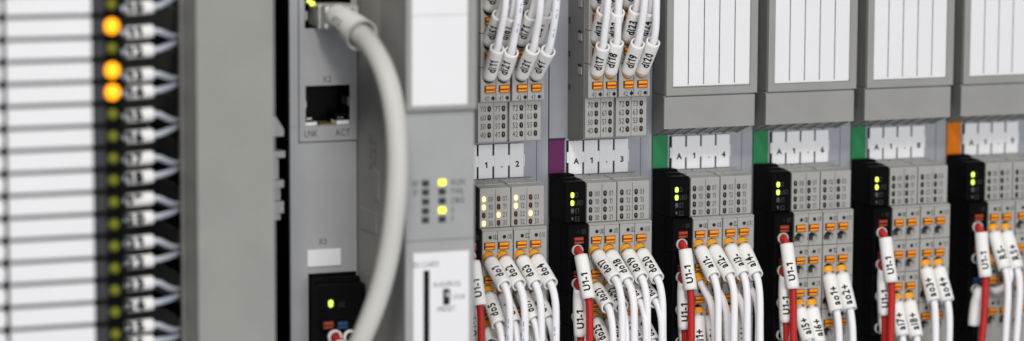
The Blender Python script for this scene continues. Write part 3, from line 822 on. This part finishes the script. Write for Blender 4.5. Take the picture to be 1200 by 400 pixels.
x_l0, x_l1 = at(9.5, 200, TR)[0], at(109.5, 200, TR)[0]
x_s1 = at(145, 200, TR)[0]; x_led = at(133.5, 200, TR)[0]
sl_y = {10: 9, 11: 37.5, 12: 60, 13: 88, 14: 108, 15: 135, 16: 160, 17: 186, 18: 208, 19: 234, 20: 256.5, 21: 284, 22: 307, 23: 333, 24: 357.5, 25: 383, 26: 402}
lit = {11, 13, 14}
for k in range(-1, 15):
    num = 11+k
    z1 = at(60, 20+26.02*(k), TR)[1]; z0 = at(60, 20+26.02*(k+1), TR)[1]
    h = z1-z0
    root = empty('relay_module', x_l0, 0, z0, ('slim black relay with a glowing orange indicator, ' if num in lit else 'slim black relay with a dull yellow indicator, ')+'white plate left of sleeve %d' % num, 'relay', 'slim relays stacked at the left')
    root.location = (0, 0, 0)
    b = MB(); b.box(x_l0-9, x_s1+.3, -40, TR-1.2, z0+.12, z1-.12, 'black', .25)
    b.box(x_l1, x_led-1.9, TR-1.5, TR-.2, z0+.55, z1-.55, 'relaystrip', .2)
    for q in range(2): b.text(('A%d' % (1+q)), x_l1+1.5+q*2.0-.4, (z0+z1)/2, TR-.2, 1.5, 'dimink', .8)
    b.box(x_l0-.2, x_l1, TR-3, TR-1.0, z0+.08, z1-.08, 'relaygap', .15)
    b.build('housing', root)
    b = MB(); b.box(x_l0, x_l1, TR-2, TR, z0+.6, z1-.6, 'white', .3, 3)
    b.prism([(x_l0-9, z0+.5), (x_l0-1.9, z0+.5), (x_l0-.9, z0+1.7), (x_l0-.9, z1-1.7), (x_l0-1.9, z1-.5), (x_l0-9, z1-.5)], TR-2, TR-.2, 'white', .3, 't')
    b.build('label_plate', root)
    link('indicator_lens', DON if num in lit else DOFF, root, V(x_led, TR-.5, (z0+z1)/2))
GW = 'numbered wires between the relays and the duct'
for num, y in sl_y.items():
    TS = 52.
    x0, zc_ = at(147, y+1.5, TS); x1 = at(177.5, y, TS)[0]
    tilt = (.30 if num % 2 else .55)
    up = 1 if (num % 2 == 0) else -1
    # pairs share a slot: odd number goes slightly down, even goes up to meet it
    pair = sl_y.get(num-1 if up > 0 else num+1, y+26*(-1 if up > 0 else 1))
    zt = at(206, (y+pair)/2-2.5, 40)[1] - up*.75
    xd = d0+.9
    ctrl = [(x0-2.5, TS, zc_), (x0+3, TS, zc_+.15), (x1, TS, zc_+.4), (x1+2.0, TS-.6, zc_*.93+zt*.07+.4), ((x1+xd)/2+.5, TS-5, zc_*.4+zt*.6+.2), (xd-.5, 40, zt), (xd+4, 33, zt), (xd+9, 20, zt)]
    wire(ctrl, 'white wire whose sleeve reads %d, leading from the relays into the duct' % num, GW, sleeve=str(num), s0=2.5, s1=2.5+(x1-x0)+.2, rs=1.85, r=.88, mat='shadewire', flip=True, ts=.3, th=3.2, tw=.95, bold=.08, turn=0.,
         blue=[13.5, 17.5] if num in (10, 20, 24) else None)

# ------------------------------------------------------------------ light
def area(name, loc, target, size, energy, col, sy_=None):
    l = bpy.data.lights.new(name, 'AREA'); l.size = size; l.energy = energy; l.color = col
    if sy_: l.shape = 'RECTANGLE'; l.size_y = sy_
    o = bpy.data.objects.new(name, l); COL.objects.link(o); o.location = loc
    o.rotation_euler = (Vector(target)-Vector(loc)).to_track_quat('-Z', 'Y').to_euler(); return o
area('ceiling_lamp', (-.6, -1.2, 1.4), (-.05, 0, 0), .34, 16, (1, .96, .90))
area('front_fill', (.05, -2.3, .12), (0, 0, 0), 1.3, 28, (.985, .985, 1))  # soft frontal fill added to lift the shaded planes
w = bpy.data.worlds.new('World'); SC.world = w; w.use_nodes = True
w.node_tree.nodes['Background'].inputs[0].default_value = (.92, .95, 1, 1); w.node_tree.nodes['Background'].inputs[1].default_value = .28

# ------------------------------------------------------------------ camera, render settings
cd = bpy.data.cameras.new('camera'); cam = bpy.data.objects.new('camera', cd); COL.objects.link(cam)
rot = Matrix((RGT, UPV, -FWD)).transposed().to_4x4()
cam.matrix_world = Matrix.Translation(CAM*MM) @ rot
cd.sensor_fit = 'HORIZONTAL'; cd.sensor_width = 36; cd.lens = FPX*36/1200; cd.clip_start = .01; cd.clip_end = 20
cd.dof.use_dof = True; cd.dof.focus_distance = .94; cd.dof.aperture_fstop = 6.6; cd.dof.aperture_blades = 0
SC.camera = cam
SC.view_settings.view_transform = 'Standard'; SC.view_settings.look = 'None'; SC.view_settings.exposure = 0; SC.view_settings.gamma = 1
SC.render.engine = 'CYCLES'
SC.cycles.use_denoising = True; SC.cycles.max_bounces = 6; SC.cycles.sample_clamp_indirect = 4
try: SC.cycles.denoiser = 'OPENIMAGEDENOISE'
except Exception: pass
